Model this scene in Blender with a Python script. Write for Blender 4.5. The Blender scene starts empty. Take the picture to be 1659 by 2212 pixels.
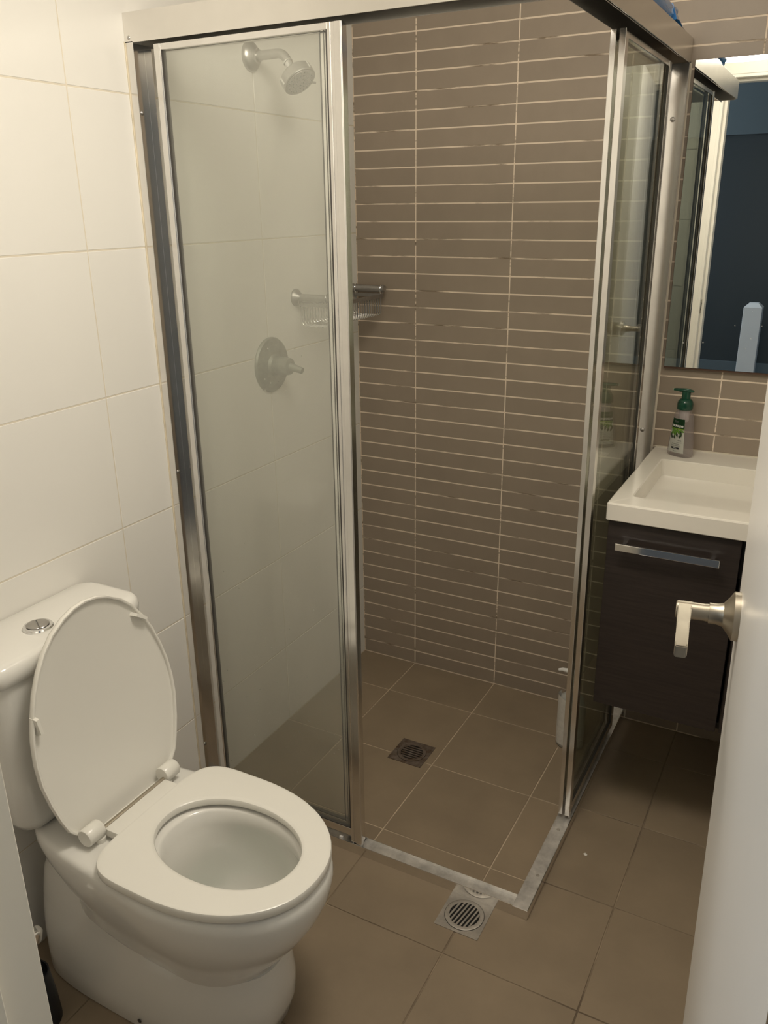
import bpy, bmesh, math, random
from mathutils import Vector, Matrix

random.seed(7)
SC = bpy.context.scene
COL = SC.collection
D = bpy.data

# ------------------------------------------------------------------ camera
cam = D.cameras.new('camera')
camo = D.objects.new('camera', cam)
COL.objects.link(camo)
Rt = Vector((0.88059576, 0.4737351, -0.01123201))
Dn = Vector((0.15399352, -0.30850416, -0.93867523))
Fw = Vector((-0.44814852, 0.82486377, -0.34461959))
M = Matrix.Identity(4)
for r in range(3):
    M[r][0] = Rt[r]
    M[r][1] = -Dn[r]
    M[r][2] = -Fw[r]
M.translation = Vector((1.36361759, -2.35234451, 1.53671924))
camo.matrix_world = M
cam.sensor_fit = 'HORIZONTAL'
cam.sensor_width = 36.0
cam.lens = 36.0 * 1809.7467 / 1659.0
cam.clip_start = 0.01
SC.camera = camo

# ------------------------------------------------------------------ world, lamps, exposure
w = D.worlds.new('world')
SC.world = w
w.use_nodes = True
w.node_tree.nodes['Background'].inputs[0].default_value = (0.55, 0.75, 1.0, 1)
w.node_tree.nodes['Background'].inputs[1].default_value = 0.3
SC.view_settings.view_transform = 'Standard'
SC.view_settings.look = 'None'
SC.view_settings.gamma = 1.0
SC.view_settings.use_curve_mapping = False
SC.view_settings.exposure = 0.2


def lamp(name, kind, loc, energy, color, **kw):
    l = D.lights.new(name, kind)
    l.energy = energy
    l.color = color
    for k, v in kw.items():
        setattr(l, k, v)
    o = D.objects.new(name, l)
    COL.objects.link(o)
    o.location = loc
    return o


# bathroom ceiling lamp (a round opal fitting just above the frame)
lamp('ceiling_lamp', 'POINT', (0.88, -1.28, 2.22), 14.0, (1.0, 0.92, 0.79), shadow_soft_size=0.18)
lamp('ceiling_lamp_face', 'AREA', (0.88, -1.28, 2.03), 4.8, (1.0, 0.92, 0.79), shape='DISK', size=0.40)
# daylight from the hall window, out of view to the left behind the camera
hl = lamp('hall_daylight', 'AREA', (-0.25, -3.45, 1.65), 20.0, (0.76, 0.88, 1.0), shape='RECTANGLE', size=0.9, size_y=1.3)
hl.rotation_euler = Vector((-1.3, -1.5, 0.35)).to_track_quat('Z', 'Y').to_euler()

# ------------------------------------------------------------------ materials
def srgb(r, g, b):
    f = lambda c: (c / 12.92 if c <= 0.04045 else ((c + 0.055) / 1.055) ** 2.4)
    return (f(r / 255), f(g / 255), f(b / 255), 1)


def newmat(name):
    m = D.materials.new(name)
    m.use_nodes = True
    nt = m.node_tree
    return m, nt, nt.nodes['Principled BSDF']


def N(nt, t, **kw):
    n = nt.nodes.new(t)
    for k, v in kw.items():
        if k in n.inputs:
            n.inputs[k].default_value = v
        else:
            setattr(n, k, v)
    return n


def mat(name, col, rough=0.5, metal=0.0, noise=0.0, nscale=20.0, bump=0.0, bscale=200.0, rand=0.0, stretch=None,
        spec=0.5, coat=0.0, rnoise=0.0, dark=None, nlo=0.3, nhi=0.7):
    m, nt, b = newmat(name)
    L = nt.links.new
    b.inputs['Base Color'].default_value = col
    b.inputs['Roughness'].default_value = rough
    b.inputs['Metallic'].default_value = metal
    b.inputs['Specular IOR Level'].default_value = spec
    b.inputs['Coat Weight'].default_value = coat
    tc = N(nt, 'ShaderNodeTexCoord')
    src = tc.outputs['Object']
    if rand or noise:
        oi = N(nt, 'ShaderNodeObjectInfo')
        add = N(nt, 'ShaderNodeVectorMath', operation='MULTIPLY_ADD')
        cb = N(nt, 'ShaderNodeCombineXYZ')
        L(oi.outputs['Random'], cb.inputs[0]); L(oi.outputs['Random'], cb.inputs[1]); L(oi.outputs['Random'], cb.inputs[2])
        L(cb.outputs[0], add.inputs[0])
        add.inputs[1].default_value = (17, 31, 23)
        L(src, add.inputs[2])
        src = add.outputs[0]
    if stretch:
        mp = N(nt, 'ShaderNodeMapping')
        mp.inputs['Scale'].default_value = stretch
        L(src, mp.inputs[0])
        src = mp.outputs[0]
    c2 = None
    if noise:
        nz = N(nt, 'ShaderNodeTexNoise', Scale=nscale, Detail=6.0, Roughness=0.6)
        L(src, nz.inputs['Vector'])
        mr = N(nt, 'ShaderNodeMapRange')
        mr.inputs['From Min'].default_value = nlo
        mr.inputs['From Max'].default_value = nhi
        L(nz.outputs[0], mr.inputs[0])
        mx = N(nt, 'ShaderNodeMix', data_type='RGBA')
        d = dark if dark else tuple(c * (1 - noise) for c in col[:3]) + (1,)
        u = col if dark else tuple(min(1, c * (1 + noise)) for c in col[:3]) + (1,)
        mx.inputs[6].default_value = d
        mx.inputs[7].default_value = u
        L(mr.outputs[0], mx.inputs[0])
        c2 = mx.outputs[2]
        if rnoise:
            mr2 = N(nt, 'ShaderNodeMapRange')
            mr2.inputs['To Min'].default_value = rough + rnoise
            mr2.inputs['To Max'].default_value = rough
            L(nz.outputs[0], mr2.inputs[0])
            L(mr2.outputs[0], b.inputs['Roughness'])
    if rand:
        hs = N(nt, 'ShaderNodeHueSaturation')
        mr3 = N(nt, 'ShaderNodeMapRange')
        mr3.inputs['To Min'].default_value = 1 - rand
        mr3.inputs['To Max'].default_value = 1 + rand
        L(oi.outputs['Random'], mr3.inputs[0])
        L(mr3.outputs[0], hs.inputs['Value'])
        if c2: L(c2, hs.inputs['Color'])
        else: hs.inputs['Color'].default_value = col
        c2 = hs.outputs[0]
    if c2: L(c2, b.inputs['Base Color'])
    if bump:
        nb = N(nt, 'ShaderNodeTexNoise', Scale=bscale, Detail=4.0)
        L(src, nb.inputs['Vector'])
        bp = N(nt, 'ShaderNodeBump', Strength=bump, Distance=0.001)
        L(nb.outputs[0], bp.inputs['Height'])
        L(bp.outputs[0], b.inputs['Normal'])
    return m


M_wtile = mat('white_wall_tile', (0.80, 0.78, 0.735, 1), 0.28, noise=0.01, nscale=3, rand=0.012, bump=0.06, bscale=14, spec=0.4)
M_wgrout = mat('white_grout', (0.70, 0.64, 0.53, 1), 0.8, noise=0.06, nscale=12)
M_btile = mat('brown_wall_tile', (0.320, 0.262, 0.205, 1), 0.42, noise=0.05, nscale=9, rand=0.035, bump=0.12, bscale=120, spec=0.4)
M_bgrout = mat('beige_grout', (0.80, 0.68, 0.55, 1), 0.85, noise=0.35, nscale=7, dark=(0.22, 0.17, 0.12, 1), stretch=(1, 1, 8), nlo=0.34, nhi=0.47)
M_ftile = mat('brown_floor_tile', (0.265, 0.205, 0.140, 1), 0.45, noise=0.09, nscale=7, rand=0.04, bump=0.15, bscale=150, spec=0.35)
M_fgrout = mat('floor_grout', (0.40, 0.31, 0.21, 1), 0.9, noise=0.4, nscale=5, dark=(0.075, 0.052, 0.035, 1))
M_sgrout = mat('shower_floor_grout', (0.50, 0.40, 0.29, 1), 0.9, noise=0.25, nscale=7)
M_caulk = mat('yellowed_caulk', (0.72, 0.64, 0.49, 1), 0.6, noise=0.15, nscale=30)
M_alu = mat('polished_aluminium', (0.80, 0.785, 0.765, 1), 0.13, 1.0, noise=0.04, nscale=25, rnoise=0.08)
M_head = mat('satin_aluminium', (0.80, 0.78, 0.745, 1), 0.2, 1.0, noise=0.03, nscale=14, rnoise=0.1)
M_sill = mat('worn_aluminium', (0.62, 0.60, 0.57, 1), 0.42, 0.85, noise=0.25, nscale=28, rnoise=0.2, bump=0.2, bscale=60)
M_chrome = mat('chrome', (0.86, 0.86, 0.86, 1), 0.06, 1.0)
M_satin = mat('brushed_nickel', (0.45, 0.405, 0.33, 1), 0.32, 1.0, noise=0.06, nscale=30, rnoise=0.12)
M_dullchrome = mat('dull_chrome', (0.48, 0.465, 0.45, 1), 0.24, 1.0, noise=0.1, nscale=40, rnoise=0.15)
M_blurtone = mat('blur_tone_chrome', (0.36, 0.37, 0.33, 1), 0.42, 0.75, noise=0.15, nscale=50, rnoise=0.1)  # dull grey-green stands in for the blur through the hazy glass
M_post = mat('brushed_grey_metal', (0.38, 0.365, 0.345, 1), 0.36, 0.85, noise=0.1, nscale=60)
M_steel = mat('drain_steel', (0.50, 0.47, 0.43, 1), 0.38, 0.9, noise=0.2, nscale=40, rnoise=0.2)
M_oldsteel = mat('stained_drain_steel', (0.30, 0.26, 0.23, 1), 0.45, 0.8, noise=0.3, nscale=45, rnoise=0.2, dark=(0.13, 0.085, 0.055, 1))
M_black = mat('hole_shade_black', (0.008, 0.007, 0.006, 1), 0.9)  # flat black surface standing in for the shade inside holes
M_rubber = mat('dark_seal', (0.06, 0.055, 0.05, 1), 0.6)
M_ceramic = mat('white_ceramic', (0.80, 0.785, 0.74, 1), 0.10, noise=0.008, nscale=4, coat=0.25)
M_seat = mat('white_plastic', (0.82, 0.80, 0.74, 1), 0.24, noise=0.008, nscale=5)
M_basin = mat('basin_ceramic', (0.82, 0.78, 0.70, 1), 0.14, noise=0.01, nscale=5, coat=0.2)
M_wood = mat('dark_wood_veneer', (0.040, 0.030, 0.026, 1), 0.42, noise=0.35, nscale=10, stretch=(1.2, 1.2, 22), dark=(0.022, 0.017, 0.015, 1))
M_woodedge = mat('dark_cabinet_edge', (0.022, 0.018, 0.016, 1), 0.35)
M_door = mat('painted_door', (0.80, 0.77, 0.72, 1), 0.30, noise=0.015, nscale=4, bump=0.05, bscale=60)
M_trim = mat('cream_gloss_paint', (0.81, 0.77, 0.68, 1), 0.3, noise=0.02, nscale=6)
M_plaster = mat('white_plaster', (0.80, 0.78, 0.74, 1), 0.7, noise=0.01, nscale=5)
M_hall = mat('shaded_slate_paint', (0.042, 0.052, 0.056, 1), 0.5, noise=0.03, nscale=3)  # slate paint, darkened to imitate light fading down from high up
M_hallup = mat('blue_hall_paint', (0.13, 0.165, 0.18, 1), 0.5, noise=0.03, nscale=3)
M_carpet = mat('hall_carpet', (0.10, 0.10, 0.10, 1), 0.95, noise=0.2, nscale=80)
M_newel = mat('white_newel_paint', (0.80, 0.82, 0.83, 1), 0.4, noise=0.02, nscale=8)
M_mback = mat('mirror_backing', (0.10, 0.055, 0.035, 1), 0.5)
M_bag = None
M_green = mat('green_pump_plastic', (0.004, 0.055, 0.030, 1), 0.22)
M_label = mat('label_white', (0.78, 0.78, 0.72, 1), 0.45)
M_lgreen = mat('label_dark_green', (0.01, 0.065, 0.02, 1), 0.45)
M_lleaf = mat('label_leaf_green', (0.12, 0.27, 0.03, 1), 0.45)
M_lolive = mat('label_olive', (0.035, 0.06, 0.03, 1), 0.4)
M_lime = mat('label_lime', (0.35, 0.52, 0.06, 1), 0.45)
M_print = mat('label_print', (0.02, 0.02, 0.02, 1), 0.5)
M_pgrey = mat('label_grey_print', (0.25, 0.25, 0.24, 1), 0.5)
M_pwhite = mat('label_white_print', (0.85, 0.85, 0.82, 1), 0.5)
M_sham = mat('shampoo_bottle_plastic', (0.42, 0.42, 0.40, 1), 0.3, noise=0.05)
M_shamlab = mat('shampoo_label', (0.62, 0.60, 0.56, 1), 0.4, noise=0.12, nscale=60)
M_spout = mat('white_pump_plastic', (0.75, 0.73, 0.70, 1), 0.3)
M_brush = mat('black_brush_pot', (0.012, 0.013, 0.016, 1), 0.35)
M_lint = mat('white_scrap', (0.75, 0.72, 0.66, 1), 0.8)
M_ceil = mat('ceiling_paint', (0.80, 0.78, 0.74, 1), 0.8, noise=0.01)


def mirror_mat():
    m, nt, b = newmat('mirror_silver')
    L = nt.links.new
    tc = N(nt, 'ShaderNodeTexCoord')
    # dried water spots, denser towards the bottom
    v = N(nt, 'ShaderNodeTexVoronoi', Scale=42.0)
    L(tc.outputs['Object'], v.inputs['Vector'])
    sep = N(nt, 'ShaderNodeSeparateColor')
    L(v.outputs['Color'], sep.inputs[0])
    lt = N(nt, 'ShaderNodeMath', operation='LESS_THAN')
    L(v.outputs['Distance'], lt.inputs[0])
    sz = N(nt, 'ShaderNodeMath', operation='MULTIPLY')
    L(sep.outputs[0], sz.inputs[0]); sz.inputs[1].default_value = 0.10
    L(sz.outputs[0], lt.inputs[1])
    sx = N(nt, 'ShaderNodeSeparateXYZ')
    L(tc.outputs['Object'], sx.inputs[0])
    hz = N(nt, 'ShaderNodeMapRange')
    hz.inputs['From Min'].default_value = 0.35; hz.inputs['From Max'].default_value = 0.0
    hz.inputs['To Min'].default_value = 0.0; hz.inputs['To Max'].default_value = 0.75
    L(sx.outputs[2], hz.inputs[0])
    keep = N(nt, 'ShaderNodeMath', operation='LESS_THAN')
    L(sep.outputs[1], keep.inputs[0]); L(hz.outputs[0], keep.inputs[1])
    mul = N(nt, 'ShaderNodeMath', operation='MULTIPLY')
    L(lt.outputs[0], mul.inputs[0]); L(keep.outputs[0], mul.inputs[1])
    dim = N(nt, 'ShaderNodeMath', operation='MULTIPLY')
    L(mul.outputs[0], dim.inputs[0]); dim.inputs[1].default_value = 0.35
    b.inputs['Base Color'].default_value = (0.86, 0.885, 0.87, 1)
    b.inputs['Metallic'].default_value = 1
    b.inputs['Roughness'].default_value = 0.0
    dif = N(nt, 'ShaderNodeBsdfDiffuse'); dif.inputs[0].default_value = (0.75, 0.75, 0.72, 1)
    ms = N(nt, 'ShaderNodeMixShader')
    L(dim.outputs[0], ms.inputs[0]); L(b.outputs[0], ms.inputs[1]); L(dif.outputs[0], ms.inputs[2])
    L(ms.outputs[0], nt.nodes['Material Output'].inputs[0])
    return m


PATCH = (0.311, 1.223)


def glass_mat(name, tint, haze, hazecol, gloss=1.0, drops=0.0):
    """thin pane: clear transmission under a whitish soap film with dried droplets"""
    m = D.materials.new(name)
    m.use_nodes = True
    nt = m.node_tree
    nt.nodes.remove(nt.nodes['Principled BSDF'])
    L = nt.links.new
    tr = N(nt, 'ShaderNodeBsdfTransparent'); tr.inputs[0].default_value = tint
    cur = tr.outputs[0]
    tc = N(nt, 'ShaderNodeTexCoord')
    sx = N(nt, 'ShaderNodeSeparateXYZ'); L(tc.outputs['Object'], sx.inputs[0])
    if haze:
        df = N(nt, 'ShaderNodeBsdfDiffuse'); df.inputs[0].default_value = hazecol
        tl = N(nt, 'ShaderNodeBsdfTranslucent'); tl.inputs[0].default_value = hazecol
        half = N(nt, 'ShaderNodeMixShader'); half.inputs[0].default_value = 0.35
        L(df.outputs[0], half.inputs[1]); L(tl.outputs[0], half.inputs[2])
        nz = N(nt, 'ShaderNodeTexNoise', Scale=5.0, Detail=5.0)
        mp = N(nt, 'ShaderNodeMapping'); mp.inputs['Scale'].default_value = (1.6, 1.6, 0.5)
        L(tc.outputs['Object'], mp.inputs[0]); L(mp.outputs[0], nz.inputs['Vector'])
        mr = N(nt, 'ShaderNodeMapRange')
        mr.inputs['From Min'].default_value = 0.25; mr.inputs['From Max'].default_value = 0.75
        mr.inputs['To Min'].default_value = haze * 0.75; mr.inputs['To Max'].default_value = haze * 1.25
        L(nz.outputs[0], mr.inputs[0])
        fac = mr.outputs[0]
        if drops:
            v = N(nt, 'ShaderNodeTexVoronoi', Scale=70.0)
            L(tc.outputs['Object'], v.inputs['Vector'])
            sc = N(nt, 'ShaderNodeSeparateColor'); L(v.outputs['Color'], sc.inputs[0])
            r = N(nt, 'ShaderNodeMath', operation='MULTIPLY'); L(sc.outputs[0], r.inputs[0]); r.inputs[1].default_value = 0.13
            lt = N(nt, 'ShaderNodeMath', operation='LESS_THAN'); L(v.outputs['Distance'], lt.inputs[0]); L(r.outputs[0], lt.inputs[1])
            kp = N(nt, 'ShaderNodeMath', operation='LESS_THAN'); L(sc.outputs[1], kp.inputs[0])
            z2 = N(nt, 'ShaderNodeMapRange')
            z2.inputs['From Min'].default_value = 1.2; z2.inputs['From Max'].default_value = 0.3
            z2.inputs['To Min'].default_value = 0.0; z2.inputs['To Max'].default_value = 0.22
            L(sx.outputs[2], z2.inputs[0])
            # one wet patch keeps many more droplets
            dv = N(nt, 'ShaderNodeVectorMath', operation='DISTANCE')
            L(tc.outputs['Object'], dv.inputs[0]); dv.inputs[1].default_value = (PATCH[0], -0.9, PATCH[1])
            z3 = N(nt, 'ShaderNodeMapRange', interpolation_type='SMOOTHSTEP')
            z3.inputs['From Min'].default_value = 0.10; z3.inputs['From Max'].default_value = 0.03
            z3.inputs['To Min'].default_value = 0.0; z3.inputs['To Max'].default_value = 0.65
            L(dv.outputs['Value'], z3.inputs[0])
            zm = N(nt, 'ShaderNodeMath', operation='MAXIMUM'); L(z2.outputs[0], zm.inputs[0]); L(z3.outputs[0], zm.inputs[1])
            L(zm.outputs[0], kp.inputs[1])
            mm = N(nt, 'ShaderNodeMath', operation='MULTIPLY'); L(lt.outputs[0], mm.inputs[0]); L(kp.outputs[0], mm.inputs[1])
            ma = N(nt, 'ShaderNodeMath', operation='MULTIPLY_ADD'); L(mm.outputs[0], ma.inputs[0]); ma.inputs[1].default_value = drops; L(fac, ma.inputs[2])
            fac = ma.outputs[0]
        ms = N(nt, 'ShaderNodeMixShader')
        L(fac, ms.inputs[0]); L(cur, ms.inputs[1]); L(half.outputs[0], ms.inputs[2])
        cur = ms.outputs[0]
    gl = N(nt, 'ShaderNodeBsdfGlossy'); gl.inputs['Roughness'].default_value = 0.0
    fr = N(nt, 'ShaderNodeFresnel')
    ge = N(nt, 'ShaderNodeNewGeometry')
    io = N(nt, 'ShaderNodeMapRange')        # straight-through pane: no total reflection on the inner faces
    io.inputs['To Min'].default_value = 1.5; io.inputs['To Max'].default_value = 1 / 1.5
    L(ge.outputs['Backfacing'], io.inputs[0]); L(io.outputs[0], fr.inputs[0])
    fm = N(nt, 'ShaderNodeMath', operation='MULTIPLY'); L(fr.outputs[0], fm.inputs[0]); fm.inputs[1].default_value = gloss
    ms = N(nt, 'ShaderNodeMixShader')
    L(fm.outputs[0], ms.inputs[0]); L(cur, ms.inputs[1]); L(gl.outputs[0], ms.inputs[2])
    L(ms.outputs[0], nt.nodes['Material Output'].inputs[0])
    return m


M_mirror = mirror_mat()
M_haze = glass_mat('hazy_shower_glass', (0.992, 0.998, 0.988, 1), 0.11, (0.95, 0.95, 0.87, 1), 0.5, drops=0.3)
M_haze2 = glass_mat('filmed_shower_glass', (0.992, 0.998, 0.988, 1), 0.07, (0.95, 0.95, 0.87, 1), 0.5)
M_clear = glass_mat('clear_shower_glass', (0.95, 0.965, 0.925, 1), 0.02, (0.6, 0.62, 0.5, 1), 0.9)
M_bottle = glass_mat('clear_bottle_plastic', (0.90, 0.88, 0.88, 1), 0.28, (0.62, 0.57, 0.57, 1), 0.6)
M_water = glass_mat('bowl_water', (0.9, 0.95, 0.93, 1), 0.0, (1, 1, 1, 1), 1.0)


def bag_mat():
    m, nt, b = newmat('blue_plastic_film')
    b.inputs['Base Color'].default_value = (0.045, 0.20, 0.50, 1)
    b.inputs['Roughness'].default_value = 0.22
    b.inputs['Coat Weight'].default_value = 0.4
    return m


M_bag = bag_mat()


# ------------------------------------------------------------------ mesh helpers
def link(o, parent=None):
    COL.objects.link(o)
    if parent is not None:
        o.parent = parent
    return o


def obj(name, bm, m, parent=None, loc=None, smooth=False, angle=None):
    me = D.meshes.new(name)
    bmesh.ops.recalc_face_normals(bm, faces=bm.faces[:])
    bm.to_mesh(me)
    bm.free()
    mats = m if isinstance(m, (list, tuple)) else [m]
    for x in mats:
        me.materials.append(x)
    if smooth:
        for p in me.polygons:
            p.use_smooth = True
        try:
            me.set_sharp_from_angle(angle=math.radians(angle if angle else 35))
        except Exception:
            pass
    o = D.objects.new(name, me)
    link(o, parent)
    if loc is not None:
        o.location = loc
    return o


def thing(name, label, cat, loc=(0, 0, 0), group=None):
    o = D.objects.new(name, None)
    o.empty_display_size = 0.05
    link(o)
    o.location = loc
    o['label'] = label
    o['category'] = cat
    if group:
        o['group'] = group
    return o


def struct(o, label=None, cat=None):
    o['kind'] = 'structure'
    if label: o['label'] = label
    if cat: o['category'] = cat
    return o


def box(x0, x1, y0, y1, z0, z1, bev=0.0, seg=1, bm=None):
    own = bmesh.new()
    bmesh.ops.create_cube(own, size=1.0)
    for v in own.verts:
        v.co = Vector((x0 + (v.co.x + .5) * (x1 - x0), y0 + (v.co.y + .5) * (y1 - y0), z0 + (v.co.z + .5) * (z1 - z0)))
    if bev:
        bmesh.ops.bevel(own, geom=own.edges[:], offset=bev, segments=seg, profile=0.5, affect='EDGES')
    if bm is None:
        return own
    return merge(bm, own)


def merge(bm, own, mi=None):
    if mi is not None:
        for f in own.faces: f.material_index = mi
    me = D.meshes.new('tmp')
    own.to_mesh(me)
    own.free()
    bm.from_mesh(me)
    D.meshes.remove(me)
    return bm


def prism(pts, z0, z1, bev=0.0, axis='z', seg=1):
    """polygon extruded along an axis; pts are (a,b)"""
    bm = bmesh.new()
    def P(a, b, h):
        return {'z': (a, b, h), 'y': (a, h, b), 'x': (h, a, b)}[axis]
    lo = [bm.verts.new(P(a, b, z0)) for a, b in pts]
    hi = [bm.verts.new(P(a, b, z1)) for a, b in pts]
    n = len(pts)
    bm.faces.new(lo[::-1])
    bm.faces.new(hi)
    for i in range(n):
        bm.faces.new((lo[i], lo[(i + 1) % n], hi[(i + 1) % n], hi[i]))
    bmesh.ops.recalc_face_normals(bm, faces=bm.faces[:])
    if bev:
        bmesh.ops.bevel(bm, geom=[e for e in bm.edges], offset=bev, segments=seg, profile=0.5, affect='EDGES')
    return bm


def frame_of(d):
    d = d.normalized()
    a = Vector((0, 0, 1)) if abs(d.z) < 0.9 else Vector((1, 0, 0))
    u = d.cross(a).normalized()
    return u, d.cross(u).normalized()


def lathe(prof, origin=(0, 0, 0), axis=(0, 0, 1), seg=28, bm=None, caps=True):
    """prof: list of (radius, height) along axis"""
    own = bmesh.new()
    o = Vector(origin)
    d = Vector(axis).normalized()
    u, v = frame_of(d)
    rings = []
    for r, h in prof:
        if r < 1e-6:
            rings.append([own.verts.new(o + d * h)])
        else:
            rings.append([own.verts.new(o + d * h + (u * math.cos(2 * math.pi * k / seg) + v * math.sin(2 * math.pi * k / seg)) * r) for k in range(seg)])
    for a, b in zip(rings, rings[1:]):
        if len(a) == 1 and len(b) == 1: continue
        for k in range(seg):
            k2 = (k + 1) % seg
            if len(a) == 1: own.faces.new((a[0], b[k2], b[k]))
            elif len(b) == 1: own.faces.new((a[k], a[k2], b[0]))
            else: own.faces.new((a[k], a[k2], b[k2], b[k]))
    if caps:
        if len(rings[0]) > 1: own.faces.new(rings[0][::-1])
        if len(rings[-1]) > 1: own.faces.new(rings[-1])
    bmesh.ops.recalc_face_normals(own, faces=own.faces[:])
    return own if bm is None else merge(bm, own)


def tube(pts, r, seg=10, bm=None, radii=None):
    own = bmesh.new()
    P = [Vector(p) for p in pts]
    rings = []
    u = None
    for i, p in enumerate(P):
        if i == 0: d = P[1] - P[0]
        elif i == len(P) - 1: d = P[-1] - P[-2]
        else: d = (P[i + 1] - P[i]).normalized() + (P[i] - P[i - 1]).normalized()
        d.normalize()
        if u is None:
            u, v = frame_of(d)
        else:
            u = (u - d * u.dot(d)).normalized()
            v = d.cross(u).normalized()
        rr = radii[i] if radii else r
        rings.append([own.verts.new(p + (u * math.cos(2 * math.pi * k / seg) + v * math.sin(2 * math.pi * k / seg)) * rr) for k in range(seg)])
    for a, b in zip(rings, rings[1:]):
        for k in range(seg):
            k2 = (k + 1) % seg
            own.faces.new((a[k], a[k2], b[k2], b[k]))
    own.faces.new(rings[0][::-1])
    own.faces.new(rings[-1])
    bmesh.ops.recalc_face_normals(own, faces=own.faces[:])
    return own if bm is None else merge(bm, own)


def loft(rings, cap0=True, cap1=True, bm=None):
    own = bmesh.new()
    R = [[own.verts.new(p) for p in r] for r in rings]
    n = len(R[0])
    for a, b in zip(R, R[1:]):
        for k in range(n):
            k2 = (k + 1) % n
            own.faces.new((a[k], a[k2], b[k2], b[k]))
    if cap0: own.faces.new(R[0][::-1])
    if cap1: own.faces.new(R[-1])
    bmesh.ops.recalc_face_normals(own, faces=own.faces[:])
    return own if bm is None else merge(bm, own)


def copy_tree(o, parent=None):
    c = o.copy()
    COL.objects.link(c)
    c.parent = parent
    for ch in list(o.children):
        copy_tree(ch, c)
    return c


# ------------------------------------------------------------------ setting: room
RX = 1.60      # right wall
FY = -1.972     # door wall (bathroom face)
CZ = 2.42

# floor slab (grout) and tiles
floor = struct(obj('floor', box(-0.1, RX + .1, FY - .1, 0.1, -0.06, -0.0018), M_fgrout))
sfl = obj('shower_grout', box(0.0, 0.925, -0.885, 0.0, -0.01, -0.0015), M_sgrout, floor)

G = 0.0016


def cut_poly(cx0, cx1, cy0, cy1, inside):
    """cell minus/and the enclosure rectangle [0,.92]x[-.89,0]"""
    ex, ey = 0.922, -0.888
    if inside:
        a0, a1, b0, b1 = max(cx0, 0), min(cx1, ex), max(cy0, ey), min(cy1, 0)
        if a1 - a0 < .012 or b1 - b0 < .012: return []
        return [[(a0, b0), (a1, b0), (a1, b1), (a0, b1)]]
    if cx0 >= ex or cy1 <= ey:
        return [[(cx0, cy0), (cx1, cy0), (cx1, cy1), (cx0, cy1)]]
    inx = cx1 <= ex
    iny = cy0 >= ey
    if inx and iny: return []
    if inx: return [[(cx0, cy0), (cx1, cy0), (cx1, ey), (cx0, ey)]]
    if iny: return [[(ex, cy0), (cx1, cy0), (cx1, cy1), (ex, cy1)]]
    return [[(cx0, cy0), (cx1, cy0), (cx1, cy1), (ex, cy1), (ex, ey), (cx0, ey)]]


xs = [0.0, 0.204, 0.504, 0.804, 1.104, 1.404, RX]
yi = [0.0, -0.1966, -0.4966, -0.7966, -0.888]
yo = [0.0, -0.18, -0.48, -0.78, -1.08, -1.38, -1.68, FY - .1]


def place_tile(poly):
    cx = sum(p[0] for p in poly) / len(poly)
    cy = sum(p[1] for p in poly) / len(poly)
    # shrink by the joint
    xs_ = sorted(set(p[0] for p in poly)); ys_ = sorted(set(p[1] for p in poly))
    q = []
    for a, b in poly:
        if len(poly) == 4:
            q.append((a + (G if a == xs_[0] else -G) - cx, b + (G if b == ys_[0] else -G) - cy))
        else:
            da = G if a == xs_[0] else (-G if a == xs_[-1] else G)
            db = G if b == ys_[0] else (-G if b == ys_[-1] else -G)
            q.append((a + da - cx, b + db - cy))
    o = obj('tile', prism(q, -0.008, 0.0, 0.0008), M_ftile, floor)
    o.location = (cx, cy, random.uniform(-0.0002, 0.0002))


for i in range(6):
    for j in range(len(yi) - 1):
        for P in cut_poly(xs[i], xs[i + 1], yi[j + 1], yi[j], True): place_tile(P)
    for j in range(len(yo) - 1):
        for P in cut_poly(xs[i], xs[i + 1], yo[j + 1], yo[j], False): place_tile(P)

# back wall with slim brown tiles
wall_back = struct(obj('wall_back', box(-0.1, RX + .1, 0.0005, 0.1, -0.06, CZ), M_bgrout))
RP = 0.0496
tile_cache = {}


def wall_tile(cache, key, w, h, th, m, parent, loc, rot=None):
    if key not in cache:
        o = obj('tile', box(-w / 2, w / 2, -th, 0, -h / 2, h / 2, 0.0007), m, parent)
        cache[key] = o
    else:
        o = cache[key].copy()
        link(o, parent)
    o.location = loc
    if rot: o.rotation_euler = rot
    return o


for i in range(6):
    wd = xs[i + 1] - xs[i] - 0.0030
    for r in range(49):
        z0 = r * RP
        z1 = min((r + 1) * RP, CZ)
        h = z1 - z0 - 0.0036
        if h < 0.01: continue
        t = wall_tile(tile_cache, (i, round(h, 4)), wd, h, 0.006, M_btile, wall_back,
                      ((xs[i] + xs[i + 1]) / 2, 0.006 + random.uniform(-.00015, .00015), (z0 + z1) / 2 + 0.0002))

# left wall with large white tiles
wall_left = struct(obj('wall_left', box(-0.1, -0.0008, FY - .1, 0.1, -0.06, CZ), M_wgrout))
ly = [0.0, -0.487, -1.0801, -1.673, FY]
lz = [0.0, 0.255, 0.555, 0.855, 1.155, 1.455, 1.755, 2.055, 2.355, CZ]
for j in range(4):
    for k in range(9):
        wd = ly[j] - ly[j + 1] - 0.0018
        h = lz[k + 1] - lz[k] - 0.0022
        o = obj('tile', box(-0.006, 0.0, -wd / 2, wd / 2, -h / 2, h / 2, 0.0012), M_wtile, wall_left)
        o.location = (random.uniform(-.0002, .0002), (ly[j] + ly[j + 1]) / 2, (lz[k] + lz[k + 1]) / 2)

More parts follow.
